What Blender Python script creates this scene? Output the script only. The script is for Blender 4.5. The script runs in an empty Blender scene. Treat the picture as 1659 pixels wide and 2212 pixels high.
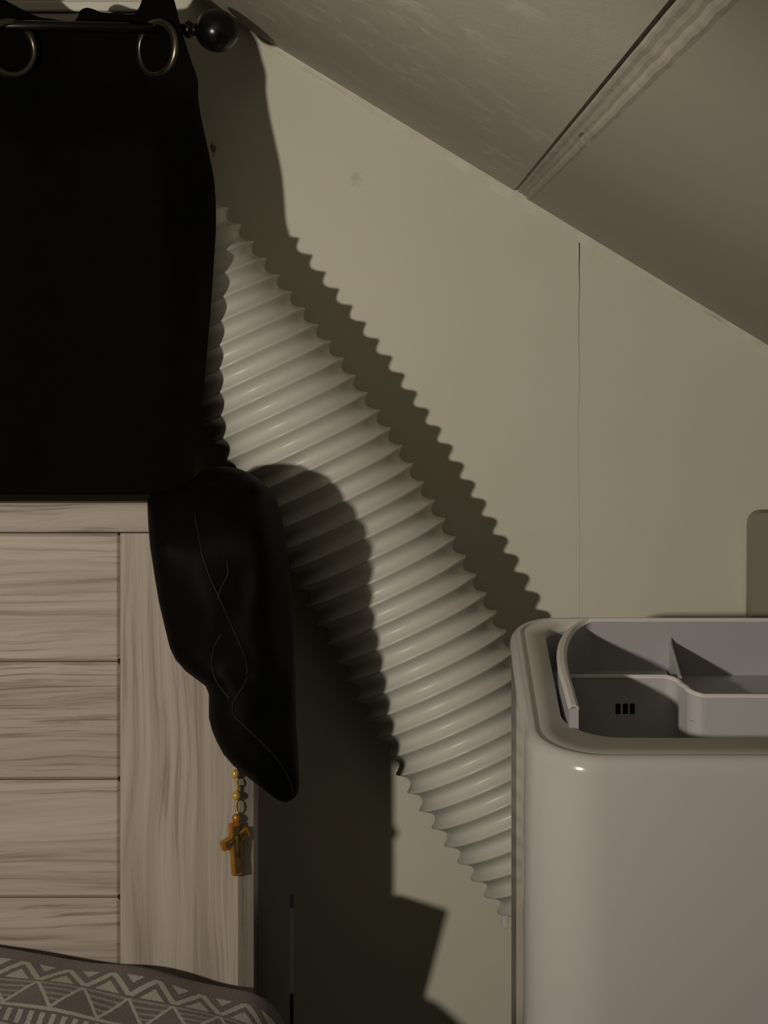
import bpy, bmesh, math, random
from mathutils import Vector, Matrix
random.seed(7)
S = bpy.context.scene
C = S.collection

# ------------------------------------------------------------------ camera
F_PX, VPX, VPY = 4125.0, 900.0, 670.0          # focal length and vanishing point (1659 x 2212 frame)
CAM_Y, CAM_Z = -1.8, 1.0
cam_d = bpy.data.cameras.new('camera')
cam = bpy.data.objects.new('camera', cam_d); C.objects.link(cam)
cam.location = (0, CAM_Y, CAM_Z); cam.rotation_euler = (math.pi/2, 0, 0)
cam_d.sensor_fit = 'HORIZONTAL'; cam_d.sensor_width = 36
cam_d.lens = F_PX/1659*36
cam_d.shift_x = (829.5-VPX)/1659
cam_d.shift_y = -(1106-VPY)/1659
cam_d.clip_start = .01
S.camera = cam

# ------------------------------------------------------------------ light
LAMP = Vector((-.70, -1.62, .95))
ld = bpy.data.lights.new('bedside_bulb', 'SPOT')      # a reading lamp turned towards the headboard
ld.energy = 41.5; ld.color = (1, .885, .75); ld.shadow_soft_size = .022
lo = bpy.data.objects.new('bedside_bulb', ld); C.objects.link(lo); lo.location = LAMP
ld.spot_size = math.radians(100); ld.spot_blend = 1.0
lo.rotation_euler = (Vector((.0, 0, 1.06))-LAMP).to_track_quat('-Z', 'Y').to_euler()
w = bpy.data.worlds.new('night'); S.world = w; w.use_nodes = True
w.node_tree.nodes['Background'].inputs[0].default_value = (.02, .022, .03, 1)
w.node_tree.nodes['Background'].inputs[1].default_value = .1
S.view_settings.view_transform = 'Standard'; S.view_settings.look = 'None'
S.view_settings.exposure = 0.0; S.view_settings.gamma = 1
S.view_settings.use_curve_mapping = False

# ------------------------------------------------------------------ helpers
def P(px, py, d):
    """a point d metres in front of the gable wall"""
    D = -CAM_Y - d
    return Vector(((px-VPX)*D/F_PX, -d, CAM_Z-(py-VPY)*D/F_PX))
def PX(px, d): return P(px, 0, d).x
def PZ(py, d): return P(0, py, d).z
def lerp(a, b, t): return a+(b-a)*t
def sstep(a, b, x):
    t = min(1, max(0, (x-a)/(b-a))); return t*t*(3-2*t)
def interp(pts, x):
    if x <= pts[0][0]: return pts[0][1]
    for (a, va), (b, vb) in zip(pts, pts[1:]):
        if x <= b: return va+(vb-va)*(x-a)/(b-a)
    return pts[-1][1]
def smooth_interp(pts, x):                      # Catmull-Rom through (x, v)
    n = len(pts)
    if x <= pts[0][0]: return pts[0][1]
    if x >= pts[-1][0]: return pts[-1][1]
    for i in range(n-1):
        if x <= pts[i+1][0]:
            x0, v0 = pts[i]; x1, v1 = pts[i+1]; h = x1-x0; t = (x-x0)/h
            m0 = (v1-pts[i-1][1])/(x1-pts[i-1][0]) if i else (v1-v0)/h
            m1 = (pts[i+2][1]-v0)/(pts[i+2][0]-x0) if i+2 < n else (v1-v0)/h
            t2, t3 = t*t, t*t*t
            return (2*t3-3*t2+1)*v0+(t3-2*t2+t)*h*m0+(-2*t3+3*t2)*v1+(t3-t2)*h*m1
def tag(o, label=None, cat=None, group=None, kind=None):
    if label: o['label'] = label
    if cat: o['category'] = cat
    if group: o['group'] = group
    if kind: o['kind'] = kind
    return o
def empty(name, loc=(0, 0, 0)):
    o = bpy.data.objects.new(name, None); C.objects.link(o); o.location = loc
    o.empty_display_size = .05
    return o
def link_mesh(name, verts, faces, mat, parent=None, smooth=False, uvs=None):
    me = bpy.data.meshes.new(name)
    me.from_pydata([tuple(v) for v in verts], [], faces); me.update()
    bm = bmesh.new(); bm.from_mesh(me)
    if not uvs: bmesh.ops.recalc_face_normals(bm, faces=bm.faces)
    bm.to_mesh(me); bm.free()
    if uvs:
        uv = me.uv_layers.new(name='UVMap')
        for l in me.loops: uv.data[l.index].uv = uvs[l.vertex_index]
    return link_me(name, me, mat, parent, smooth)
def link_me(name, me, mat, parent=None, smooth=False):
    if mat: me.materials.append(mat)
    if smooth:
        for p in me.polygons: p.use_smooth = True
    o = bpy.data.objects.new(name, me); C.objects.link(o)
    if parent:
        o.parent = parent
        o.matrix_parent_inverse = Matrix.Translation(-Vector(parent.location))
    return o
def link_bm(name, bm, mat, parent=None, smooth=False):
    bmesh.ops.recalc_face_normals(bm, faces=bm.faces)
    me = bpy.data.meshes.new(name); bm.to_mesh(me); bm.free()
    return link_me(name, me, mat, parent, smooth)
def bm_box(bm, lo_, hi_, bev=0, seg=2):
    vs = [bm.verts.new((x, y, z)) for x in (lo_[0], hi_[0]) for y in (lo_[1], hi_[1]) for z in (lo_[2], hi_[2])]
    fs = [(0, 1, 3, 2), (4, 6, 7, 5), (0, 4, 5, 1), (2, 3, 7, 6), (0, 2, 6, 4), (1, 5, 7, 3)]
    faces = [bm.faces.new([vs[i] for i in f]) for f in fs]
    if bev:
        es = list({e for f in faces for e in f.edges})
        bmesh.ops.bevel(bm, geom=es, offset=bev, segments=seg, affect='EDGES', profile=.5, clamp_overlap=True)
def box(name, lo_, hi_, mat, parent=None, bev=0, seg=2):
    bm = bmesh.new(); bm_box(bm, lo_, hi_, bev, seg)
    return link_bm(name, bm, mat, parent, False)
def grid_faces(nr, nc, wrap=False):
    f = []
    for i in range(nr-1):
        for j in range(nc if wrap else nc-1):
            k = (j+1) % nc
            f.append((i*nc+j, i*nc+k, (i+1)*nc+k, (i+1)*nc+j))
    return f
def tube(name, pts, r, mat, parent=None, n=10, caps=True):
    rows = []; m = len(pts)
    up = Vector((.13, .31, .94)).normalized()
    for i, p in enumerate(pts):
        t = (pts[min(i+1, m-1)]-pts[max(i-1, 0)]).normalized()
        a = t.cross(up).normalized(); b = t.cross(a)
        rr = r[i] if isinstance(r, (list, tuple)) else r
        rows += [p+(a*math.cos(q)+b*math.sin(q))*rr for q in [2*math.pi*k/n for k in range(n)]]
    f = grid_faces(m, n, True)
    if caps: f += [tuple(range(n)), tuple(range((m-1)*n, m*n))]
    return link_mesh(name, rows, f, mat, parent, True)
def torus(name, c, axis_u, axis_v, R, r, mat, parent=None, n=40, k=12, Rv=None):
    """ring in the plane of axis_u, axis_v"""
    u, v = Vector(axis_u).normalized(), Vector(axis_v).normalized(); wv = u.cross(v).normalized()
    Rv = Rv or R; vs = []
    for i in range(n):
        a = 2*math.pi*i/n
        e = u*math.cos(a)*R+v*math.sin(a)*Rv; en = e.normalized()
        vs += [Vector(c)+e+en*math.cos(b)*r+wv*math.sin(b)*r for b in [2*math.pi*j/k for j in range(k)]]
    f = [(i*k+j, i*k+(j+1) % k, ((i+1) % n)*k+(j+1) % k, ((i+1) % n)*k+j) for i in range(n) for j in range(k)]
    return link_mesh(name, vs, f, mat, parent, True)
def rrect(x0, x1, y0, y1, R, n=10):
    """rounded rectangle, counter-clockwise; R = one radius or four (x0y0, x1y0, x1y1, x0y1)"""
    Rs = R if isinstance(R, (list, tuple)) else (R,)*4
    out = []
    for (cx, cy, a0, r) in ((x0+Rs[0], y0+Rs[0], math.pi, Rs[0]), (x1-Rs[1], y0+Rs[1], 1.5*math.pi, Rs[1]),
                            (x1-Rs[2], y1-Rs[2], 0, Rs[2]), (x0+Rs[3], y1-Rs[3], .5*math.pi, Rs[3])):
        for i in range(n+1):
            a = a0+.5*math.pi*i/n
            out.append((cx+r*math.cos(a), cy+r*math.sin(a)))
    return out

# ------------------------------------------------------------------ materials
class NT:
    def __init__(s, name):
        s.m = bpy.data.materials.new(name); s.m.use_nodes = True
        s.t = s.m.node_tree; s.b = s.t.nodes['Principled BSDF']
    def n(s, typ, **kw):
        o = s.t.nodes.new(typ)
        for k, v in kw.items(): setattr(o, k, v)
        return o
    def set(s, sock, v):
        if hasattr(v, 'default_value') or hasattr(v, 'is_linked'): s.t.links.new(v, sock)
        else: sock.default_value = v
    def math(s, op, a, b=None, c=None, clamp=False):
        o = s.n('ShaderNodeMath', operation=op); o.use_clamp = clamp
        for i, v in enumerate((a, b, c)):
            if v is not None: s.set(o.inputs[i], v)
        return o.outputs[0]
    def coord(s, which='Object'): return s.n('ShaderNodeTexCoord').outputs[which]
    def mapping(s, vec, scale=(1, 1, 1), loc=(0, 0, 0), rot=(0, 0, 0)):
        o = s.n('ShaderNodeMapping'); s.t.links.new(vec, o.inputs[0])
        o.inputs['Scale'].default_value = scale; s.set(o.inputs['Location'], loc); o.inputs['Rotation'].default_value = rot
        return o.outputs[0]
    def noise(s, vec, scale, detail=3, rough=.5, dist=0):
        o = s.n('ShaderNodeTexNoise'); s.t.links.new(vec, o.inputs['Vector'])
        o.inputs['Scale'].default_value = scale; o.inputs['Detail'].default_value = detail
        o.inputs['Roughness'].default_value = rough; o.inputs['Distortion'].default_value = dist
        return o.outputs['Fac']
    def ramp(s, fac, stops):
        o = s.n('ShaderNodeValToRGB'); s.t.links.new(fac, o.inputs[0])
        el = o.color_ramp.elements
        while len(el) < len(stops): el.new(.5)
        for e, (p, c) in zip(el, stops):
            e.position = p; e.color = (c, c, c, 1) if isinstance(c, (int, float)) else (*c, 1)
        return o.outputs[0]
    def mix(s, fac, a, b):
        o = s.n('ShaderNodeMix', data_type='RGBA')
        s.set(o.inputs[0], fac)
        s.set(o.inputs[6], (*a, 1) if isinstance(a, tuple) else a); s.set(o.inputs[7], (*b, 1) if isinstance(b, tuple) else b)
        return o.outputs[2]
    def bump(s, h, strength=.3, dist=.001):
        o = s.n('ShaderNodeBump'); s.t.links.new(h, o.inputs['Height'])
        o.inputs['Strength'].default_value = strength; o.inputs['Distance'].default_value = dist
        s.t.links.new(o.outputs[0], s.b.inputs['Normal'])
    def base(s, col, rough=.6, spec=.5, metal=0):
        s.set(s.b.inputs['Base Color'], (*col, 1) if isinstance(col, tuple) else col)
        s.set(s.b.inputs['Roughness'], rough); s.b.inputs['Specular IOR Level'].default_value = spec
        s.b.inputs['Metallic'].default_value = metal
        return s
def plain(name, col, rough=.6, spec=.5, metal=0, var=.06, scale=14, bump=0, bscale=300):
    t = NT(name); v = t.coord()
    n = t.noise(v, scale, 4)
    a = tuple(max(0, c*(1-var)) for c in col); b = tuple(min(1, c*(1+var)) for c in col)
    t.base(t.ramp(n, [(.3, a), (.7, b)]), rough, spec, metal)
    if bump: t.bump(t.noise(v, bscale, 3), bump, .0008)
    return t.m

def wall_mat():
    t = NT('cream_painted_board'); v = t.coord()
    n = t.noise(v, 3.5, 5, .6); col = t.ramp(n, [(.3, (.665, .655, .54)), (.7, (.725, .712, .605))])
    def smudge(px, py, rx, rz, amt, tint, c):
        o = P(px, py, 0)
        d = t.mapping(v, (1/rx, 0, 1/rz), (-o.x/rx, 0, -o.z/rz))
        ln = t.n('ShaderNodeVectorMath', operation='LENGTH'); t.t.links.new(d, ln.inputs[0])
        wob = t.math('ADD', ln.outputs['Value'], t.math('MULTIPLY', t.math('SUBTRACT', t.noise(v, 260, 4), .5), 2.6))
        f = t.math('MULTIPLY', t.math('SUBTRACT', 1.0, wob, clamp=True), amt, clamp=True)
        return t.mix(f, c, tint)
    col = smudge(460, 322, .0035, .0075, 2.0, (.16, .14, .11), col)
    col = smudge(770, 385, .006, .009, .55, (.42, .41, .34), col)
    col = smudge(1150, 1180, .05, .02, .10, (.5, .46, .38), col)
    t.base(col, .55, .35)
    t.bump(t.noise(v, 90, 5, .6), .12, .0012)
    return t.m
def ceil_mat(rough_coat):
    t = NT('skim_plaster' if rough_coat else 'smooth_plaster'); v = t.coord()
    n = t.noise(v, 5, 5, .6)
    col = t.ramp(n, [(.3, (.385, .36, .30)), (.7, (.43, .405, .335))] if rough_coat else [(.3, (.355, .33, .275)), (.7, (.385, .36, .30))])
    if rough_coat:
        st = t.noise(t.mapping(v, (38, 22, 38), (0, 0, 0), (0, 0, .3)), 1, 6, .66, .8)
        fl = t.ramp(st, [(.50, 0.0), (.66, 1.0)])
        patch = t.ramp(t.noise(v, 7, 3), [(.38, 0.0), (.62, 1.0)])
        f = t.math('MULTIPLY', t.math('MULTIPLY', fl, patch), .8)
        col = t.mix(f, col, (.60, .575, .49))
        t.bump(st, .3, .0025)
    else:
        t.bump(t.noise(v, 60, 5, .55), .10, .0015)
    t.base(col, .6, .3)
    return t.m
def sh2(t, v, wv, vertical):
    """bend the coordinates across the grain"""
    c = t.n('ShaderNodeCombineXYZ'); a = t.math('MULTIPLY', t.math('SUBTRACT', wv, .5), .034)
    t.t.links.new(a, c.inputs[0 if vertical else 2])
    o = t.n('ShaderNodeVectorMath', operation='ADD'); t.t.links.new(v, o.inputs[0]); t.t.links.new(c.outputs[0], o.inputs[1])
    return o.outputs[0]
def wood_mat(vertical, k=1.0):
    t = NT('whitewashed_wood_upright' if vertical else 'whitewashed_wood_level')
    oi = t.n('ShaderNodeObjectInfo').outputs['Random']
    cx = t.n('ShaderNodeCombineXYZ')
    for i in range(3): t.t.links.new(t.math('MULTIPLY', oi, 7.3+5*i), cx.inputs[i])
    ad = t.n('ShaderNodeVectorMath', operation='ADD'); t.t.links.new(t.coord(), ad.inputs[0]); t.t.links.new(cx.outputs[0], ad.inputs[1])
    v = ad.outputs[0]
    g = (70, 20, 1.8) if vertical else (2.6, 20, 75)
    # slow waviness bends the grain into cathedral arcs
    wv = t.noise(t.mapping(v, (14, 14, 3.2) if vertical else (3.2, 14, 14)), 1, 2, .5)
    gv = t.mapping(v, g)
    sh = t.n('ShaderNodeVectorMath', operation='ADD'); t.t.links.new(gv, sh.inputs[0])
    c2 = t.n('ShaderNodeCombineXYZ'); amt = t.math('MULTIPLY', t.math('SUBTRACT', wv, .5), 3.0)
    t.t.links.new(amt, c2.inputs[0 if vertical else 2]); t.t.links.new(c2.outputs[0], sh.inputs[1])
    wg = sh.outputs[0]
    fine = t.noise(wg, 3.6, 6, .74, .1)
    broad = t.noise(wg, .9, 3, .55)
    pat = t.ramp(t.noise(t.mapping(v, (9, 9, 4) if vertical else (4, 9, 9)), 1, 3), [(.36, 0.15), (.62, 1.0)])
    lines = t.ramp(fine, [(.37, 1.0), (.44, 0.0)])
    sc = lambda c: tuple(q*k for q in c)
    col = t.ramp(broad, [(.28, sc((.37, .325, .27))), (.5, sc((.475, .425, .363))), (.75, sc((.57, .515, .45)))])
    col = t.mix(t.math('MULTIPLY', t.math('MULTIPLY', lines, pat), .72), col, (.22, .18, .14))
    streak = t.noise(t.mapping(sh2(t, v, wv, vertical), (260, 30, 5.5) if vertical else (5.5, 30, 260)), 1, 4, .6)
    sl_ = t.ramp(streak, [(.37, 1.0), (.45, 0.0)])
    col = t.mix(t.math('MULTIPLY', t.math('MULTIPLY', sl_, t.math('ADD', .35, t.math('MULTIPLY', pat, .65))), .80), col, sc((.20, .165, .13)))
    hi_ = t.ramp(streak, [(.54, 0.0), (.68, 1.0)])
    col = t.mix(t.math('MULTIPLY', hi_, .30), col, sc((.66, .61, .54)))
    kn = t.ramp(t.noise(t.mapping(v, (26, 26, 11) if vertical else (11, 26, 26)), 1, 2), [(.70, 0.0), (.80, 1.0)])
    col = t.mix(t.math('MULTIPLY', kn, .45), col, (.27, .23, .19))
    t.base(col, .55, .35)
    t.bump(t.math('SUBTRACT', fine, t.math('MULTIPLY', lines, .5)), .3, .0011)
    return t.m
def blanket_mat():
    t = NT('patterned_woven_blanket')
    uvn = t.coord('UV'); sp = t.n('ShaderNodeSeparateXYZ')
    fz = t.noise(t.mapping(uvn, (240, 240, 1)), 1, 2)
    wob = t.math('MULTIPLY', t.math('SUBTRACT', fz, .5), .0016)
    t.t.links.new(uvn, sp.inputs[0])
    u = t.math('ADD', sp.outputs[0], wob); v = t.math('ADD', sp.outputs[1], wob)
    lt = lambda a, b: t.math('LESS_THAN', a, b); gt = lambda a, b: t.math('GREATER_THAN', a, b)
    AND = lambda a, b: t.math('MULTIPLY', a, b); OR = lambda a, b: t.math('MAXIMUM', a, b)
    per = .0337
    p = t.math('FRACT', t.math('DIVIDE', u, per))
    tri = t.math('MULTIPLY', t.math('ABSOLUTE', t.math('SUBTRACT', p, .5)), 2)         # 0 in the middle of a repeat
    REP = .172
    vm = t.math('MODULO', t.math('SUBTRACT', v, .018), REP)
    inb = lambda a, b: AND(gt(vm, a), lt(vm, b))
    # band A: chevrons with light half moons between
    va = t.math('DIVIDE', vm, .034)
    zig = lt(t.math('ABSOLUTE', t.math('SUBTRACT', va, t.math('SUBTRACT', 1.02, tri))), .15)
    zig = lt(t.math('ABSOLUTE', t.math('SUBTRACT', va, tri)), .16)
    moon = gt(t.math('SUBTRACT', va, tri), .46)
    top = gt(t.math('SUBTRACT', tri, va), .60)
    A = AND(inb(.0, .034), OR(OR(zig, moon), top))
    # band B: plain dark triangles and striped inverted ones
    vb = t.math('DIVIDE', t.math('SUBTRACT', vm, .0375), .044)
    q = t.math('SUBTRACT', 1.0, tri)
    bz = lt(t.math('ABSOLUTE', t.math('SUBTRACT', vb, q)), .085)
    striped = gt(t.math('SUBTRACT', q, vb), 0)
    st = AND(striped, lt(t.math('FRACT', t.math('MULTIPLY', vb, 4.6)), .40))
    Bl = AND(inb(.0375, .0815), bz); Bs = AND(inb(.0375, .0815), st)
    line1 = inb(.0815, .0865)
    # band C: ticks
    tk = lt(t.math('FRACT', t.math('DIVIDE', u, .0078)), .46)
    Ct = AND(inb(.0905, .112), tk)
    line2 = inb(.116, .124); tk2 = AND(inb(.128, .146), tk); line3 = inb(.150, .156)
    light = OR(OR(OR(A, Bl), OR(line1, line2)), OR(line3, OR(Ct, tk2)))
    body = gt(v, .018)
    dark = t.mix(t.noise(t.mapping(uvn, (60, 60, 1)), 1, 3), (.13, .108, .102), (.19, .162, .15))
    col = t.mix(AND(body, t.math('MULTIPLY', Bs, .55)), dark, (.46, .43, .38))
    col = t.mix(AND(body, t.math('MULTIPLY', light, .92)), col, (.54, .51, .45))
    t.base(col, .95, .1)
    t.b.inputs['Sheen Weight'].default_value = .15
    knit = t.noise(t.mapping(uvn, (420, 420, 1)), 1, 3, .6)
    t.bump(t.math('ADD', knit, t.math('MULTIPLY', light, .6)), .6, .0012)
    return t.m

M = {
 'wall': wall_mat(), 'ceil_rough': ceil_mat(True), 'ceil_smooth': ceil_mat(False),
 'wood_h': wood_mat(False, .92), 'wood_v': wood_mat(True, .90), 'wood_rail_shaded': wood_mat(False, .74), 'blanket': blanket_mat(),  # rail wood darker: its slight shade is put into the colour
 'filler': plain('joint_filler', (.36, .335, .28), .6, .3, var=.12, scale=40, bump=.5, bscale=160),
 'caulk': plain('caulk', (.70, .69, .58), .55, .3, var=.08, scale=60, bump=.4, bscale=220),
 'edge': plain('dark_brown_shade', (.055, .04, .028), .7, .2),  # painted shade for the strip on the headboard top
 'backing': plain('board_backing', (.30, .27, .22), .9, .1),
 'wall_dark': plain('brown_grey_paint', (.56, .52, .46), .7, .2),
 'floor': plain('floor_laminate', (.20, .155, .12), .5, .4, var=.2, scale=6),
 'white_plastic': plain('glossy_white_plastic', (.56, .55, .53), .16, .5, var=.012, scale=4),
 'top_plastic': plain('satin_white_plastic', (.74, .725, .68), .42, .4, var=.015, scale=6),
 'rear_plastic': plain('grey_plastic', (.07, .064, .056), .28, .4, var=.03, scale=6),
 'tub_plastic': plain('tub_plastic', (.42, .425, .44), .45, .4, var=.02, scale=10),
 'tub_grey': plain('tub_grey_plastic', (.47, .475, .50), .5, .35, var=.03, scale=10),
 'rib_grey': plain('dark_rib_plastic', (.50, .50, .51), .5, .35, var=.03, scale=10),
 'lip': plain('lip_highlight', (.80, .79, .76), .35, .4, var=.02, scale=10),  # pale tone paints the light the thin vent edges catch
 'inset': plain('greenish_grey_plastic', (.40, .40, .345), .3, .4, var=.02),
 'slot': plain('black_slot', (.006, .006, .006), .7, .2),
 'hose': plain('white_hose_plastic', (.62, .625, .565), .36, .45, var=.03, scale=20, bump=.04, bscale=500),
 'curtain': plain('black_blackout_fabric', (.0028, .0028, .0026), .9, .06, var=.2, scale=60, bump=.25, bscale=900),
 'garment': plain('black_satin_fabric', (.0024, .0024, .0026), .62, .07, var=.2, scale=40, bump=.2, bscale=700),
 'seam': plain('black_seam_thread', (.009, .009, .0095), .6, .2),
 'rod': plain('black_lacquered_metal', (.004, .0038, .0036), .25, .45, .0, var=.1),
 'grommet': plain('dull_brass_grommet', (.17, .155, .12), .30, .5, .95, var=.12, scale=80),
 'gold': plain('amber_gold', (.44, .19, .018), .32, .5, .35, var=.15, scale=120),
 'gold_pale': plain('pale_gold_bead', (.62, .42, .10), .25, .5, .25, var=.15, scale=160),
 'inlay': plain('dark_olive_inlay', (.11, .075, .025), .3, .5, .2, var=.2, scale=160),
 'window_white': plain('window_trim_paint', (.72, .70, .62), .45, .4, var=.03),
 'glass': plain('night_glass', (.01, .011, .014), .05, .5),
 'mattress': plain('mattress_ticking', (.45, .43, .40), .9, .1),
 'bin': plain('dark_shadow_sheet', (.05, .046, .041), .7, .15, var=.08),  # colour of the added shadow-casting sheet
 'taupe': plain('taupe_slab', (.32, .295, .235), .7, .2, var=.06, scale=9),
}

# ------------------------------------------------------------------ the room
SL = -.6062                                     # slope of the ceiling line on the gable wall
A0 = P(1110, 412, 0)                            # where the board joint meets the wall
def ceil_z(x): return A0.z+SL*(x-A0.x)
XL, XR, YF, ZT = -2.3, 1.25, -3.0, 2.25
x_flat = A0.x+(ZT-A0.z)/SL

wb = box('wall_back', (XL-.1, .012, 0), (XR+.1, .11, ZT), M['backing']); tag(wb, kind='structure')
xc = PX(1251, 0)                                # crack between the two wall boards
def prism_xz(poly, y0, y1, name, mat, parent, smooth=False):
    n = len(poly)
    vs = [(x, y0, z) for x, z in poly]+[(x, y1, z) for x, z in poly]
    f = [tuple(range(n)), tuple(range(n, 2*n))]+[(i, (i+1) % n, n+(i+1) % n, n+i) for i in range(n)]
    return link_mesh(name, vs, f, mat, parent, smooth)
zs = [0, .35, .6, .74, .80, .86, .90, .94, .97, 1.0, 1.02, 1.04, 1.055, ceil_z(xc)+.02]
rnd = random.Random(3)
wig = [rnd.uniform(-.0006, .0006) for _ in zs]
gap = [.00005, .00005, .00005, .00006, .00008, .0001, .00012, .00014, .00017, .00022, .0003, .0004, .0005, .0005]
left = [(XL-.1, 0)]+[(xc+wg-g, z) for z, wg, g in zip(zs, wig, gap)]+[(x_flat, ZT+.02), (XL-.1, ZT+.02)]
right = [(XR+.1, 0), (XR+.1, ceil_z(XR+.1)+.02)]+[(xc+wg+g, z) for z, wg, g in reversed(list(zip(zs, wig, gap)))]
prism_xz(left, 0, .012, 'wall_panel', M['wall'], wb)
prism_xz(right, .0003, .012, 'wall_panel', M['wall'], wb)

fl = box('floor', (XL-.1, YF-.1, -.08), (XR+.1, .1, 0), M['floor']); tag(fl, kind='structure')
tag(box('wall_left', (XL-.1, YF, 0), (XL, 0, ZT), M['wall_dark']), kind='structure')
tag(box('wall_right', (XR, YF, 0), (XR+.1, 0, ceil_z(XR)+.03), M['wall_dark']), kind='structure')
tag(box('wall_front', (XL-.1, YF-.1, 0), (XR+.1, YF, ZT), M['wall_dark']), kind='structure')

# sloping ceiling: a = metres down the slope from the joint, h = metres below the ceiling face
cs = 1/math.hypot(1, SL); down = Vector((cs, 0, SL*cs)); nrm = Vector((SL*cs, 0, -cs))      # nrm points into the room
def CP(a, y, h): return A0+down*a+nrm*h+Vector((0, y, 0))
a_top = (ZT-A0.z)/(SL*cs); a_bot = (XR+.1-A0.x)/cs
def cslab(name, a0, a1, h0, h1, mat, parent=None):
    vs = [CP(a, y, h) for a in (a0, a1) for y in (YF-.1, .012) for h in (h0, h1)]
    fs = [(0, 1, 3, 2), (4, 6, 7, 5), (0, 4, 5, 1), (2, 3, 7, 6), (0, 2, 6, 4), (1, 5, 7, 3)]
    return link_mesh(name, vs, fs, mat, parent)
ce = cslab('ceiling', a_top-.1, a_bot, -.06, -.0125, M['backing']); tag(ce, kind='structure')
cslab('ceiling_panel', a_top-.05, 0, -.0123, 0, M['ceil_rough'], ce)
cslab('ceiling_panel', .0185, a_bot, -.0123, .0006, M['ceil_smooth'], ce)
box('ceiling_panel', (XL-.1, YF-.1, ZT), (x_flat+.06, .012, ZT+.05), M['ceil_smooth'], ce)
prof = [(-.0002, -.012), (.0002, -.0024), (.0018, -.0026), (.0034, -.0012), (.0050, -.0010), (.0075, -.0013),
        (.0100, -.0008), (.0122, -.0009), (.0140, .0004), (.0160, .0009), (.0190, .0003), (.0195, -.002)]
vs = []; ny = 150; rr_ = random.Random(11)
wob = [rr_.uniform(-1, 1) for _ in range(ny+3)]
for i in range(ny):
    y = -1.7+1.7*i/(ny-1)
    k = .5*wob[i]+.3*wob[i+1]+.2*wob[i+2]
    dip = .9 if abs(y+.62) < .012 else 0          # a break in the smeared edge
    for j, (a, h) in enumerate(prof):
        e = 1 if 3 <= j <= 9 else .25
        hh = h+.0002*k*e
        if j in (7, 8, 9): hh -= dip*.0017
        vs.append(CP(a+.0007*k*e, y, hh))
link_mesh('joint_filler', vs, grid_faces(ny, len(prof)), M['filler'], ce)

# caulk skim along the ceiling line, on the wall
rows = []; n = 140; rc = random.Random(5)
wv = [rc.uniform(-1, 1) for _ in range(n+4)]
for i in range(n):
    x = -.21+.75*i/(n-1)
    k = sum(wv[i:i+4])/4
    off = .0105+.0035*k+.003*math.sin(x*17)
    z = ceil_z(x)
    rows += [(x, -.0045, z+.004), (x, -.0032-.0006*k, z-.0022), (x, -.0013, z-.005), (x, -.0007, z-off*.8), (x, .0006, z-off)]
tag(link_mesh('trim_1', rows, grid_faces(n, 5), M['caulk'], None, True), kind='structure')

# window behind the curtain
win = empty('window_1', (-.62, 0, .85)); tag(win, kind='structure')
wx0, wx1, wz0, wz1 = -1.05, PX(338, 0), .80, 1.262
box('pane', (wx0+.05, -.004, wz0+.05), (wx1-.05, .002, wz1-.02), M['glass'], win)
for lo_, hi_ in (((wx0, -.014, wz0), (wx0+.05, 0, wz1)), ((wx1-.05, -.014, wz0), (wx1, 0, wz1)),
                 ((wx0, -.014, wz0), (wx1, 0, wz0+.05))):
    box('window_frame', lo_, hi_, M['window_white'], win, .002)
for z0, z1, y in ((1.258, 1.2675, -.016), (1.2685, 1.277, -.020), (1.278, 1.2875, -.026), (1.288, 1.300, -.021)):
    box('head_moulding', (wx0-.02, y, z0), (wx1+.004, 0, z1), M['window_white'], win, .0016)

# ------------------------------------------------------------------ bed
bed = empty('bed', (-.7, -.23, 0))
tag(bed, 'whitewashed wooden bed headboard with horizontal planks and a wide upright', 'bed')
HF, HB = .275, .217                              # headboard front and back, metres off the wall
hx1 = PX(545, HF); sx0 = PX(258, HF); zt = PZ(1086, HF); zr = PZ(1151, HF)
HX0 = -1.62
# top rail, stile with a wide chamfer on its outer front edge
box('top_rail', (HX0, -HF-.001, zr+.0004), (hx1, -HB, zt), M['wood_rail_shaded'], bed, .0015)
te = box('shade_strip', (HX0, -HF+.001, zt), (hx1, -HB, zt+.0012), M['edge'], bed, .0004)  # dark strip painting the curtain's shade on the rail top
te['label'] = 'dark brown strip, painted shade on the headboard top'
ch = .0115
poly = [(sx0+.0006, -HF), (hx1-ch, -HF), (hx1, -HF+ch*1.05), (hx1, -HB), (sx0+.0006, -HB)]
vs = [(x, y, .12) for x, y in poly]+[(x, y, zr-.0004) for x, y in poly]
f = [tuple(range(5)), tuple(range(5, 10))]+[(i, (i+1) % 5, 5+(i+1) % 5, 5+i) for i in range(5)]
link_mesh('stile', vs, f, M['wood_v'], bed)
box('stile', (HX0, -HF, .12), (HX0+.11, -HB, zr-.0004), M['wood_v'], bed, .0015)
PF = HF-.004
box('panel_backing', (HX0+.11, -HB-.02, .12), (sx0, -HB, zr-.0004), M['backing'], bed)
edges = [PZ(y, PF) for y in (1151.5, 1430, 1685, 1940, 2195)]+[.33, .23]
for za, zb in zip(edges, edges[1:]):
    bm = bmesh.new(); bm_box(bm, (HX0+.111, -PF, zb+.0005), (sx0-.0006, -HB-.021, za-.0005), .0022, 1)
    link_bm('plank', bm, M['wood_h'], bed)
for x0 in (HX0+.02, hx1-.075):
    box('leg', (x0, -HF+.006, 0), (x0+.055, -HB-.004, .125), M['wood_v'], bed, .002)
box('side_rail', (hx1-.05, -2.15, .16), (hx1-.025, -HF, .30), M['wood_h'], bed, .002)
box('side_rail', (HX0+.03, -2.15, .16), (HX0+.055, -HF, .30), M['wood_h'], bed, .002)
box('foot_board', (HX0+.03, -2.18, 0), (hx1-.025, -2.15, .40), M['wood_h'], bed, .002)
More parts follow.
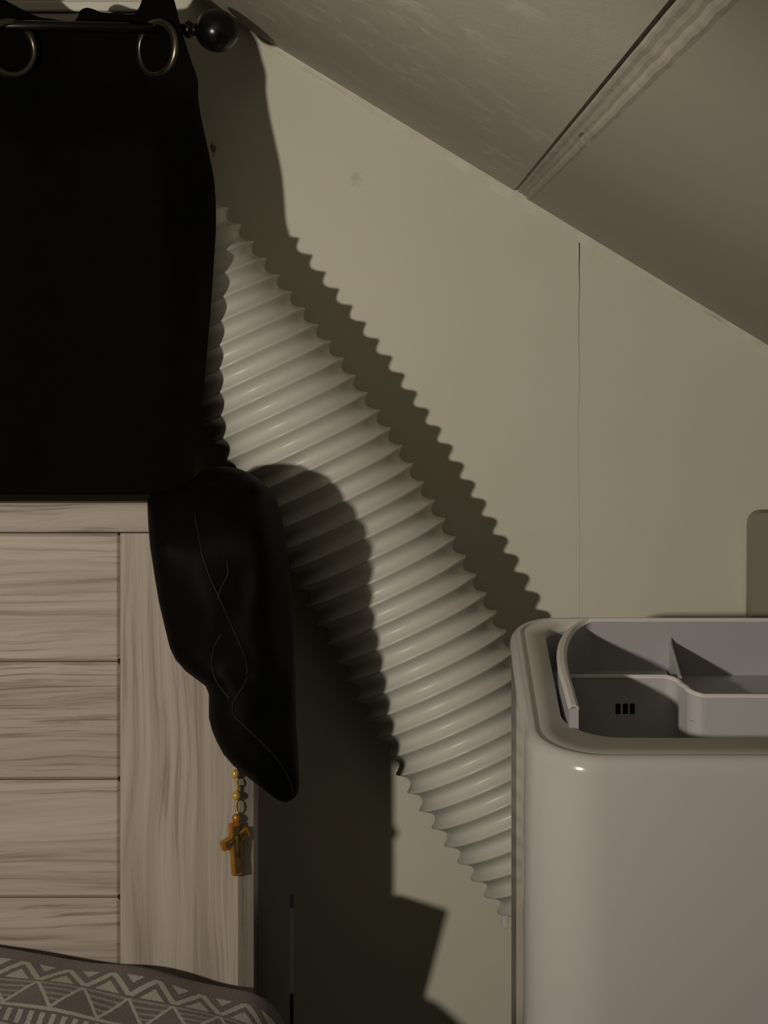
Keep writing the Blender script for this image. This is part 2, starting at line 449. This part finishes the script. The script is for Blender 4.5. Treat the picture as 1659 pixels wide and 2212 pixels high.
box('slat_base', (HX0+.055, -2.15, .18), (hx1-.05, -HF-.01, .235), M['wood_h'], bed, .002)

mat_ = box('mattress', (HX0+.06, -2.13, .235), (-.165, -.335, .415), M['mattress'], None, .03, 4)
tag(mat_, 'mattress of the bed lying under the patterned blanket', 'mattress')

# blanket: draped sheet with a rounded back edge and right edge
def blanket():
    bd = .300                                    # back edge, metres off the wall
    xe = PX(606, .33)
    def zp(x):
        return .4965-.18*(max(x, -.45)+.309)
    rx, ry = .030, .016
    ss, ts = [], []
    # along x: flat, quarter round, drop
    s = -1.45
    while s < xe-rx: ss.append((s, 0.0, s)); s += .02 if s < -.4 else .006
    arc0 = xe-rx
    for i in range(1, 13):
        a = i/12*math.pi/2; ss.append((arc0+rx*math.sin(a), -rx*(1-math.cos(a)), arc0+rx*a))
    for i in range(1, 16): ss.append((xe+.004*math.sin(i*.9), -rx-.012*i, arc0+rx*math.pi/2+.012*i))
    # along y (from the headboard towards the foot): rise, quarter round, flat
    for i in range(4, 0, -1): ts.append((-bd, -ry-.010*i, -.010*i))
    for i in range(0, 9):
        a = i/8*math.pi/2; ts.append((-bd-ry*(1-math.cos(a)), -ry*(1-math.sin(a)), ry*a))
    t = 0
    while t < 1.75:
        t += .006 if t < .2 else .05
        ts.append((-bd-ry-t, 0.0, ry*math.pi/2+t))
    vs, uv = [], []
    v_off = -.026
    for (y, dy, tv) in ts:
        for (x, dx, su) in ss:
            puff = .0035*math.sin(su*23+tv*9)*math.sin(tv*17+1)+.002*math.sin(su*61+2)*math.sin(tv*43)
            z = zp(min(x, xe))+dx+dy+puff*(1 if dy == 0 else .4)
            # corner: pull in where both edges turn down
            pull = max(0, -dx)*max(0, -dy)*10
            vs.append((x-pull*.3, y+puff*.6*(dx != 0), max(z, .19)))
            uv.append((su+.014, tv+v_off))
    return vs, grid_faces(len(ts), len(ss)), uv
vs, f, uv = blanket()
bl = link_mesh('blanket', vs, f, M['blanket'], None, True, uv)
so = bl.modifiers.new('thick', 'SOLIDIFY'); so.thickness = .005; so.offset = -1
tag(bl, 'grey-brown blanket with cream zigzag and triangle pattern on the bed', 'blanket')

# ------------------------------------------------------------------ exhaust hose
def hose():
    t = empty('exhaust_hose', P(800, 1700, .09))
    tag(t, 'thick white corrugated exhaust hose running from curtain to air conditioner', 'hose')
    # left silhouette, chord slope and chord length in frame pixels, converted at the hose's own distance
    Lp = [(110, 478), (180, 575), (300, 742), (422, 906), (536, 1092), (645, 1278), (738, 1453), (826, 1627), (950, 1815), (1084, 1985), (1180, 2110)]
    sl = [.46, .46, .46, .465, .47, .465, .46, .455, .46, .47, .48]
    wd = [303, 305, 310, 314, 322, 324, 328, 334, 340, 345, 345]
    dd = [.084, .085, .086, .086, .087, .088, .090, .092, .096, .10, .11]
    n = len(Lp)
    tt = list(range(n))
    fx = [(i, p[0]) for i, p in enumerate(Lp)]; fy = [(i, p[1]) for i, p in enumerate(Lp)]
    fs = list(zip(tt, sl)); fw = list(zip(tt, wd)); fd = list(zip(tt, dd))
    # arc length of the centre line
    def centre(u):
        x, y, s, w_, d = (smooth_interp(q, u) for q in (fx, fy, fs, fw, fd))
        a = P(x, y, d); b = P(x+w_, y-s*w_, d)
        return (a+b)/2, (b-a)/2, d
    N = 4000; cum = [0]; prev = centre(0)[0]
    for i in range(1, N+1):
        c = centre((n-1)*i/N)[0]; cum.append(cum[-1]+(c-prev).length); prev = c
    pitch = .0189; per = 12; nth = 72
    total = cum[-1]; m = int(total/pitch*per)
    vs = []; j = 0
    for i in range(m):
        s = i*pitch/per
        while cum[j+1] < s: j += 1
        u = (n-1)*(j+(s-cum[j])/max(1e-9, cum[j+1]-cum[j]))/N
        c, hv, d = centre(u)
        h = hv.length*.985; uu = hv.normalized()
        wd_ = Vector((-.04*sstep(3, 8, u), -1, .11*sstep(3, 8, u)))
        for k in range(nth):
            a = 2*math.pi*k/nth
            ph = (s/pitch+.0*k/nth) % 1.0
            ph = ph**1.06
            r = 1.004-.108*(abs(math.sin(math.pi*ph))**.95)
            vs.append(c+(uu*math.cos(a)+wd_*math.sin(a))*h*r)
    f = grid_faces(m, nth, True)
    link_mesh('corrugated_tube', vs, f, M['hose'], t, True)
    # collar at the air conditioner's rear, with the little lug that shows below the last rib
    c, hv, d = centre(n-1.55)
    cc = Vector((c.x+.05, 0, c.z-.02))
    rows = []
    for y, r in ((-.125, .070), (-.125, .080), (-.198, .080), (-.198, .070)):
        rows += [(cc.x+r*math.cos(a), y, cc.z+r*math.sin(a)) for a in [2*math.pi*k/48 for k in range(48)]]
    link_mesh('hose_collar', rows, grid_faces(4, 48, True), M['hose'], t)
    p = P(1090, 1988, .11)
    box('lug', (p.x-.0028, p.y-.006, p.z-.0055), (p.x+.0028, p.y+.006, p.z+.022), M['hose'], t, .001)
    return t
hose()

# ------------------------------------------------------------------ air conditioner
def air_conditioner():
    d0, d1 = .205, .50                            # rear and front, metres off the wall
    x0 = PX(1096, d0); x1 = x0+.40
    t = empty('air_conditioner', ((x0+x1)/2, -.36, 0))
    tag(t, 'glossy white portable air conditioner with open top vent', 'air conditioner')
    zr_, zf_ = PZ(1327, d0), PZ(1640, d1)
    def ztop(y): return zr_+(zf_-zr_)*((-y-d0)/(d1-d0))
    def dens(pts):                                # split the four straight runs so every loop has the same count
        out = []; m = len(pts); q = m//4
        for i, p in enumerate(pts):
            out.append(p)
            if (i+1) % q == 0:
                b = pts[(i+1) % m]
                out += [(lerp(p[0], b[0], k/10), lerp(p[1], b[1], k/10)) for k in range(1, 10)]
        return out
    def ring(ins, dz, Rf=.055, Rb=.042, n=12):
        return [(x, y, ztop(y)+dz) for x, y in dens(rrect(x0+ins, x1-ins, -d1+ins, -d0-ins, (max(.004, Rf-ins), max(.004, Rf-ins), max(.004, Rb-ins), max(.004, Rb-ins)), n))]
    def flat(ins, z): return [(x, y, z) for x, y in dens(rrect(x0+ins, x1-ins, -d1+ins, -d0-ins, (.055-ins, .055-ins, .042-ins, .042-ins), 12))]
    # outer shell: floor to the edge of the top deck
    rows = [flat(.004, .03), flat(0, .036), flat(0, .30), ring(0, -.16), ring(0, -.012)]
    for k in range(1, 7):
        a = k/6*math.pi/2; rows.append(ring(.0075*(1-math.cos(a)), -.012+.0115*math.sin(a)))
    rows.append(ring(.0095, -.0006)); rows.append(ring(.0100, -.0022))
    nc = len(rows[0]); V = [p for r in rows for p in r]
    faces = grid_faces(len(rows), nc, True)
    # rear casing: the faces behind the seam and below the top band
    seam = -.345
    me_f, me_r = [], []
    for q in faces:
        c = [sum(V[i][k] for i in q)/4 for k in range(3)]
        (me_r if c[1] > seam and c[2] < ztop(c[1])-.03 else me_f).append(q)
    def sub(name, fl_, mat, inset=0):
        used = sorted({i for q in fl_ for i in q}); mp = {i: k for k, i in enumerate(used)}
        cx, cy = (x0+x1)/2, -(d0+d1)/2
        pts = [(V[i][0]+inset*(1 if V[i][0] < cx else -1), V[i][1], V[i][2]) for i in used]
        return link_mesh(name, pts, [tuple(mp[i] for i in q) for q in fl_], mat, t, True)
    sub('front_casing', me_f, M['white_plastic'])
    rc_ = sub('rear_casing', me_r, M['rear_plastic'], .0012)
    rc_['label'] = 'darker grey side of the rear casing'
    # top deck with the vent opening
    ox0 = x0+.0285; oy0, oy1 = -d1+.042, -d0-.012
    outer = ring(.0100, -.0022)
    op = dens(rrect(ox0, x1-.03, oy0, oy1, (.042, .042, .034, .034), 12))
    inner = [(x, y, ztop(y)-.0022) for x, y in op]
    lip = [(x, y, ztop(y)-.0085) for x, y in op]
    wall_in = [(x, y, .60) for x, y in op]
    link_mesh('top_deck', outer+inner+lip, grid_faces(3, len(op), True), M['top_plastic'], t, True).data.polygons
    n = len(op)
    link_mesh('vent_well', lip+wall_in, grid_faces(2, n, True)+[tuple(range(n, 2*n))], M['tub_grey'], t)
    # raised tub inside the opening: level left end wall and back wall, thin rim
    tx0 = ox0+.0062; ty1 = oy1-.004; tx1 = x1-.04
    zt_ = zr_-.001
    th = .0068
    path = [(tx0+.0015, -.440), (tx0+.0008, -.405), (tx0, -.370)]
    for k in range(1, 15):
        a = k/14*math.pi/2; path.append((tx0+.034*(1-math.cos(a)), -.370+(ty1+.370)*math.sin(a)))
    path += [(tx0+.14, ty1), (tx1, ty1)]
    def ribbon(name, pts, tops, bot, thick, mat, smooth=True):
        L_, R_ = [], []
        m = len(pts)
        for i, p in enumerate(pts):
            a = Vector(pts[min(i+1, m-1)])-Vector(pts[max(i-1, 0)]); a.normalize()
            nn = Vector((-a.y, a.x))*thick/2
            L_.append((p[0]+nn.x, p[1]+nn.y)); R_.append((p[0]-nn.x, p[1]-nn.y))
        vs = []
        for i in range(m):
            z = tops[i] if isinstance(tops, list) else tops
            b = thick*.3
            bt = z-.0024 if bot is None else bot
            ml = lambda f: (lerp(L_[i][0], R_[i][0], f), lerp(L_[i][1], R_[i][1], f))
            vs += [(*L_[i], bt), (*L_[i], z-b), (*ml(.3), z), (*ml(.7), z), (*R_[i], z-b), (*R_[i], bt)]
        f = grid_faces(m, 6, True)+[tuple(range(6)), tuple(range(6*(m-1), 6*m))]
        return link_mesh(name, vs, f, mat, t)
    tops = [zt_-.027, zt_-.021, zt_-.016]+[zt_-.016+.016*(k/14)**.7 for k in range(1, 15)]+[zt_, zt_]
    ribbon('tub_wall', path, tops, .605, th, M['tub_plastic'])
    ribbon('tub_rim_highlight', path, [z+.0005 for z in tops], None, th+.0012, M['lip'])
    # ribs inside the tub
    ya, yb = -.300, -.338
    za, zb = PZ(1459, .300), PZ(1502, .338)
    xa = PX(1466, .300)
    r_ = .012
    pts = [(tx0+.002, ya), (xa-r_, ya)]
    pts += [(xa-r_+r_*math.sin(a), ya-r_+r_*math.cos(a)) for a in [k/8*math.pi/2 for k in range(1, 9)]]
    xb = xa+.003
    pts += [(xb, yb+r_)]
    pts += [(xb+r_-r_*math.cos(a), yb+r_-r_*math.sin(a)) for a in [k/8*math.pi/2 for k in range(1, 9)]]
    pts += [(tx1, yb)]
    m = len(pts)
    tp = [za]*2+[lerp(za, zb, i/(m-3)) for i in range(m-3)]+[zb]
    ribbon('vent_rib', pts, tp, .605, .0030, M['rib_grey'])
    ribbon('rib_highlight', pts, [z+.0006 for z in tp], None, .0046, M['lip'])  # pale strip painting the highlight along the rib's top edge
    ribbon('vent_rib', [(xa+.001, ya-.002), (xa+.003, ty1-.01), (xa+.004, ty1+.001)], [za, zt_-.018, zt_-.012], .64, .0026, M['tub_grey'])
    # sloping floor pieces behind the ribs
    link_mesh('vent_floor', [(tx0, ya, za-.022), (xa, ya, za-.022), (xa, ty1, za-.010), (tx0, ty1, za-.010)], [(0, 1, 2, 3)], M['tub_grey'], t)
    link_mesh('vent_floor', [(xa+.004, yb, zb-.020), (tx1, yb, zb-.020), (tx1, ty1, zb-.006), (xa+.004, ty1, zb-.006)], [(0, 1, 2, 3)], M['tub_grey'], t)
    # three slots in the rib's front face
    for px in (1335, 1351, 1366):
        c = P(px, 1531, .3012)
        box('slot', (c.x-.0021, c.y-.0008, c.z-.0042), (c.x+.0021, c.y+.002, c.z+.0042), M['slot'], t, .0008)
    # foot
    for fx in (x0+.05, x1-.05):
        for fy in (-d1+.05, -d0-.05):
            bm = bmesh.new(); bmesh.ops.create_cone(bm, cap_ends=True, segments=20, radius1=.016, radius2=.018, depth=.032, matrix=Matrix.Translation((fx, fy, .016)))
            link_bm('castor', bm, M['rear_plastic'], t)
    link_mesh('base_plate', flat(.006, .031), [tuple(range(nc))], M['rear_plastic'], t)
    return t
air_conditioner()

# ------------------------------------------------------------------ grey-brown slab filling a dark patch behind the air conditioner
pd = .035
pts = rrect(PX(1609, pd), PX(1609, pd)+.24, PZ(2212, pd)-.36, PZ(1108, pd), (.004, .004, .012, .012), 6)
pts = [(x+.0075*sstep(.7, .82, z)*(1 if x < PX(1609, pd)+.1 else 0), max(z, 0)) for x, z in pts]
bp = prism_xz(pts, -pd, -.005, 'slab', M['taupe'], None)
tag(bp, 'grey-brown slab with rounded corner against the wall behind the air conditioner', 'slab')

# ------------------------------------------------------------------ thin sheet added edge-on beside the headboard to cast a shadow
def shadow_sheet():
    # added sheet, outlined along lamp rays so its corner throws the slanted shadow
    kx, k0 = .0655, -.1178                       # x = k0 + kx * (distance off the wall)
    def on_sheet(px, py):
        q = P(px, py, 0)
        d = (q.x-k0)/(kx-(LAMP.x-q.x)/(-LAMP.y))
        return d, q.z+(LAMP.z-q.z)*d/(-LAMP.y)
    c1, c2, c3 = on_sheet(965, 1965), on_sheet(862, 1933), on_sheet(898, 2218)
    poly = [c1, c2, (.05, c1[1]-.075), (.05, 0), (c3[0]-.10, 0), c3]
    th = .0015; n = len(poly); vs = []
    for sgn in (-1, 1):
        for d, z in poly: vs.append((k0+kx*d+sgn*th, -d, z))
    f = [tuple(range(n)), tuple(range(n, 2*n))]+[(i, (i+1) % n, n+(i+1) % n, n+i) for i in range(n)]
    o = link_mesh('shadow_sheet', vs, f, M['bin'])
    tag(o, 'thin dark sheet added edge-on beside the headboard to cast the wall shadow', 'sheet')
shadow_sheet()

# ------------------------------------------------------------------ curtain, rod
RD = .125                                        # rod, metres off the wall
rodA, rodB = P(-420, 46, RD), P(398, 63, RD)
xg = [PX(345, RD), PX(20, RD)]; spc = xg[0]-xg[1]
rod = empty('curtain_rod', rodB)
tag(rod, 'thin black curtain rod with a round ball finial near the ceiling', 'curtain rod')
tube('rod', [rodA, (rodA+rodB)/2, rodB], .0050, M['rod'], rod, 20)
ax = (rodB-rodA).normalized()
fin = [(0, .005), (.001, .0072), (.004, .0082), (.0065, .0068), (.008, .0055), (.010, .0058), (.0115, .0078), (.0135, .0085), (.0155, .0070), (.0165, .0058)]
R = .0192; cb = .0285
for k in range(1, 21):
    a = math.pi*(.1+.9*k/20); fin.append((cb-R*math.cos(a), max(.0002, R*math.sin(a))))
n = 32; vs = []
up = Vector((0, 0, 1)); sd = ax.cross(up).normalized(); up = sd.cross(ax)
drop = Vector((0, 0, -.0008))
for s, r in fin:
    c = rodB+ax*s+drop*(s/.03)
    vs += [c+(sd*math.cos(a)+up*math.sin(a))*r for a in [2*math.pi*k/n for k in range(n)]]
link_mesh('finial', vs, grid_faces(len(fin), n, True), M['rod'], rod, True)
for px in (-380,):
    c = P(px, 47, RD)
    box('bracket', (c.x-.006, -RD, c.z-.012), (c.x+.006, 0, c.z-.005), M['rod'], rod, .001)

def curtain():
    t = empty('blackout_curtain', (xg[1], -.16, .95))
    tag(t, 'black blackout curtain with metal eyelets hanging from the rod', 'curtain')
    # right edge of the cloth: frame row -> column
    edge = [(-60, 352), (0, 375), (50, 387), (96, 401), (140, 416), (174, 427), (212, 428), (262, 436), (330, 451), (386, 462), (440, 466),
            (500, 466), (560, 462), (680, 454), (850, 438), (950, 424), (1060, 414), (1120, 410), (1400, 400)]
    topc = [(-900, -40), (-60, -35), (0, -4), (25, 11), (50, 26), (75, 37), (100, 41), (120, 44), (150, 45), (158, 36), (165, 24), (180, 17), (195, 20), (212, 27), (250, 30), (282, 31), (292, 20), (305, 0), (318, -25), (420, -60)]
    dpt = [(-60, RD), (57, RD), (170, .128), (220, .148), (300, .176), (400, .184), (600, .188), (1400, .188)]
    amp = [(-60, .036), (60, .036), (180, .034), (260, .018), (340, .010), (500, .008), (1400, .009)]
    rows_t = [i/90 for i in range(91)]
    NC = 260
    vs = []
    for ti in rows_t:
        for j in range(NC):
            s = j/(NC-1)
            s = 1-(1-s)**1.25
            # nominal column in frame units
            px_n = lerp(-900, 372, s)
            y_top = smooth_interp(topc, min(px_n, 372))
            py = y_top+(1400-y_top)*(ti**1.35)
            e = smooth_interp(edge, py)
            px = -900+(e+900)*s
            d = smooth_interp(dpt, py)
            X = PX(px, RD)
            a = smooth_interp(amp, py)
            wv_ = math.sin(math.pi*(X-xg[0])/spc)
            d2 = d+a*wv_
            if py > 150: d2 += .004*math.sin(px*.019+py*.002)*sstep(150, 400, py)
            # the last bit of cloth curls back around the rod end
            ed = smooth_interp([(-60, .16), (96, .145), (174, .14), (480, .142), (560, .162), (650, .174), (850, .180), (1400, .185)], py)
            d2 = lerp(d2, ed, sstep(.90, 1, s)*sstep(60, 120, py))
            d2 = max(.02, d2)
            if py > 900: d2 = min(d2, .200)
            q = P(px, py, RD+(d2-RD)*0)             # keep the column, move along the wall normal
            v = P(px, py, d2)
            vs.append(v)
    c = link_mesh('cloth', vs, grid_faces(len(rows_t), NC), M['curtain'], t, True)
    so = c.modifiers.new('thick', 'SOLIDIFY'); so.thickness = .0016; so.offset = 0
    tang = Vector((1, -.036*math.pi/spc, 0)).normalized()
    for gx, sgn in ((xg[0], 1), (xg[1], -1)):
        tg = Vector((1, -sgn*.036*math.pi/spc, 0)).normalized()
        nn = Vector((tg.y, -tg.x, 0))
        c0 = Vector((gx, -RD, PZ(106, RD)))+nn*.0030
        # flat ring: lathe of a rounded band
        pr = [(.0200, .0000), (.0203, .0022), (.0218, .0032), (.0242, .0030), (.0262, .0018), (.0272, -.0004), (.0262, -.0028), (.0215, -.0034), (.0200, -.0022)]
        m = 56; vv = []
        for k in range(m):
            a = 2*math.pi*k/m
            for r, h in pr: vv.append(c0+(tg*math.cos(a)+Vector((0, 0, 1))*math.sin(a))*r+nn*h)
        k_ = len(pr)
        ff = [(i*k_+j, i*k_+(j+1) % k_, ((i+1) % m)*k_+(j+1) % k_, ((i+1) % m)*k_+j) for i in range(m) for j in range(k_)]
        g = link_mesh('eyelet', vv, ff, M['grommet'], t, True)
        g['label'] = 'dull metal eyelet ring'
curtain()

# ------------------------------------------------------------------ black garment slung over the headboard corner
def garment():
    t = empty('black_garment', P(480, 1080, .29))
    tag(t, 'black satin garment bundled over the right corner of the headboard', 'garment')
    Lf = [(1008, 478), (1012, 448), (1022, 428), (1038, 414), (1052, 372), (1066, 326), (1085, 318), (1130, 320), (1180, 324), (1240, 333), (1300, 343), (1360, 357), (1400, 367),
          (1425, 379), (1450, 401), (1470, 428), (1482, 444), (1500, 451), (1525, 451), (1550, 451), (1575, 457), (1600, 467), (1630, 483), (1655, 505), (1680, 536), (1700, 562), (1718, 585), (1728, 600), (1733, 614)]
    Rt = [(1008, 492), (1012, 515), (1022, 540), (1038, 563), (1055, 581), (1075, 595), (1110, 608), (1150, 615), (1200, 622), (1260, 628), (1330, 633), (1400, 636), (1480, 638), (1560, 640), (1640, 645), (1690, 647), (1710, 645), (1722, 638), (1730, 628), (1733, 618)]
    ys = sorted({y for y, _ in Lf} | {y for y, _ in Rt} | set(range(1010, 1733, 7)))
    nth = 56; vs = []
    def back(px, py): return lerp(.048, .020, sstep(1050, 1600, py))*sstep(548, 640, px)
    for py in ys:
        xl, xr = interp(Lf, py), interp(Rt, py)
        over = 1-sstep(1020, 1210, py)**.8            # rides over the top of the headboard
        hd = lerp(.030, .048, over)*min(1, ((xr-xl)/150)**.6)
        cd = lerp(HF+.004+hd, .240, over)
        for k in range(nth):
            a = 2*math.pi*k/nth
            ca, sa = math.cos(a), math.sin(a)
            ex = math.copysign(abs(ca)**.75, ca); ey = math.copysign(abs(sa)**.8, sa)
            px = (xl+xr)/2+(xr-xl)/2*ex
            d = cd+hd*ey
            if sa > 0:                            # front: soft folds running down
                fold = math.sin((px-xl)*.045+py*.012)*.35+math.sin((px-xl)*.026-py*.021+1)*.4+math.sin(px*.08+py*.03)*.12
                d += .006*fold*sa
            vs.append(P(px, py, d-back(px, py)))
    m = len(ys)
    f = grid_faces(m, nth, True)+[tuple(range(nth)), tuple(range((m-1)*nth, m*nth))]
    g = link_mesh('body', vs, f, M['garment'], t, True)
    def front_d(px, py):
        xl, xr = interp(Lf, py), interp(Rt, py)
        over = 1-sstep(1020, 1210, py)**.8
        hd = lerp(.030, .048, over)*min(1, ((xr-xl)/150)**.6); cd = lerp(HF+.004+hd, .240, over)
        ex = max(-1, min(1, (px-(xl+xr)/2)/((xr-xl)/2))); ca = math.copysign(abs(ex)**(1/.75), ex); sa = math.sqrt(max(0, 1-ca*ca))
        fold = math.sin((px-xl)*.045+py*.012)*.35+math.sin((px-xl)*.026-py*.021+1)*.4+math.sin(px*.08+py*.03)*.12
        return cd+hd*sa**.8+.006*fold*sa-back(px, py)
    for pts in ([(1105, 420), (1150, 428), (1200, 438), (1250, 455), (1300, 478), (1350, 500), (1400, 522), (1440, 534), (1475, 530), (1510, 508), (1540, 503), (1570, 530), (1610, 572), (1650, 606), (1690, 628), (1712, 631)],
                [(1210, 490), (1240, 492), (1270, 478), (1295, 470)], [(1370, 478), (1400, 462), (1440, 458), (1475, 470), (1510, 497)]):
        ply = []
        for i in range(60):
            y = lerp(pts[0][0], pts[-1][0], i/59); x = smooth_interp(pts, y)
            ply.append(P(x, y, front_d(x, y)+.0002))
        tube('seam', ply, .0009, M['seam'], t, 6)
garment()

# ------------------------------------------------------------------ rosary with cross
def rosary():
    d = HF+.0042
    t = empty('rosary', P(511, 1890, d))
    tag(t, 'gold rosary with amber cross hanging on the headboard edge', 'rosary')
    sph = lambda c, r, mat, name, sc=(1, 1, 1): _sph(c, r, mat, name, sc)
    def _sph(c, r, mat, name, sc):
        bm = bmesh.new(); bmesh.ops.create_uvsphere(bm, u_segments=18, v_segments=12, radius=r, matrix=Matrix.Translation(c) @ Matrix.Diagonal((*sc, 1)))
        return link_bm(name, bm, mat, t, True)
    tube('cord', [P(511, 1640, d), P(509, 1400, HF+.003), P(508, 1200, HF+.003), P(507, 1087, HF+.003)], .0006, M['gold'], t, 6)
    def chain_link(pa, pb, flip, r=.00055, wdt=.0016):
        a, b = P(*pa, d), P(*pb, d); c = (a+b)/2; v = (b-a)
        torus('chain_link', c, (1, 0, 0) if flip else (.45, .9, 0), v.normalized(), wdt, r, M['gold_pale'], t, 20, 8, Rv=v.length/2)
    sph(P(508, 1672, d), .0033, M['gold_pale'], 'bead', (1, 1, 1.15))
    chain_link((511, 1680), (513, 1700), True); chain_link((513, 1697), (513, 1710), False)
    sph(P(510, 1719, d), .0034, M['gold_pale'], 'bead', (1, 1, 1.1))
    chain_link((511, 1727), (512, 1757), True, .0006, .0019)
    sph(P(510, 1768, d), .0034, M['gold'], 'bead', (1.0, .8, 1.15))
    # cross, turned about its upright
    c = P(507, 1812, d+.0018)
    rot = Matrix.Translation(c) @ Matrix.Rotation(math.radians(36), 4, 'Z') @ Matrix.Rotation(math.radians(-4), 4, 'Y')
    tilt = Matrix.Rotation(math.radians(-17), 4, 'Y')
    th = .0050
    def cross(hw, up_, dn, arm, y0, y1, mat, name, par, bev):
        bm = bmesh.new(); bm_box(bm, (-hw, y0, -dn), (hw, y1, up_), bev, 2)
        bm2 = bmesh.new(); bm_box(bm2, (-arm, y0, -hw), (arm, y1, hw), bev, 2); bmesh.ops.transform(bm2, matrix=tilt, verts=bm2.verts)
        me = bpy.data.meshes.new('tmp'); bm2.to_mesh(me); bm2.free(); bm.from_mesh(me); bpy.data.meshes.remove(me)
        bmesh.ops.transform(bm, matrix=rot, verts=bm.verts)
        return link_bm(name, bm, mat, par)
    cr = cross(.0040, .0130, .0292, .0128, -th/2, th/2, M['gold'], 'cross', t, .0008)
    cr['label'] = 'amber gold cross'
    inl = cross(.0026, .0105, .0272, .0102, -th/2-.0006, -th/2+.0004, M['inlay'], 'inlay', cr, .0003)
    # small figure on the cross
    pts = [rot @ Vector((0, -th/2-.0014, z)) for z in (.0035, .0015, -.003, -.008, -.014)]
    tube('figure', pts, [.0011, .0015, .0016, .0011, .0007], M['inlay'], cr, 8)
    pts = [rot @ tilt @ Vector((x, -th/2-.0012, .001)) for x in (-.0075, -.003, 0, .003, .0075)]
    tube('figure', pts, [.0005, .0008, .0011, .0008, .0005], M['inlay'], cr, 8)
rosary()
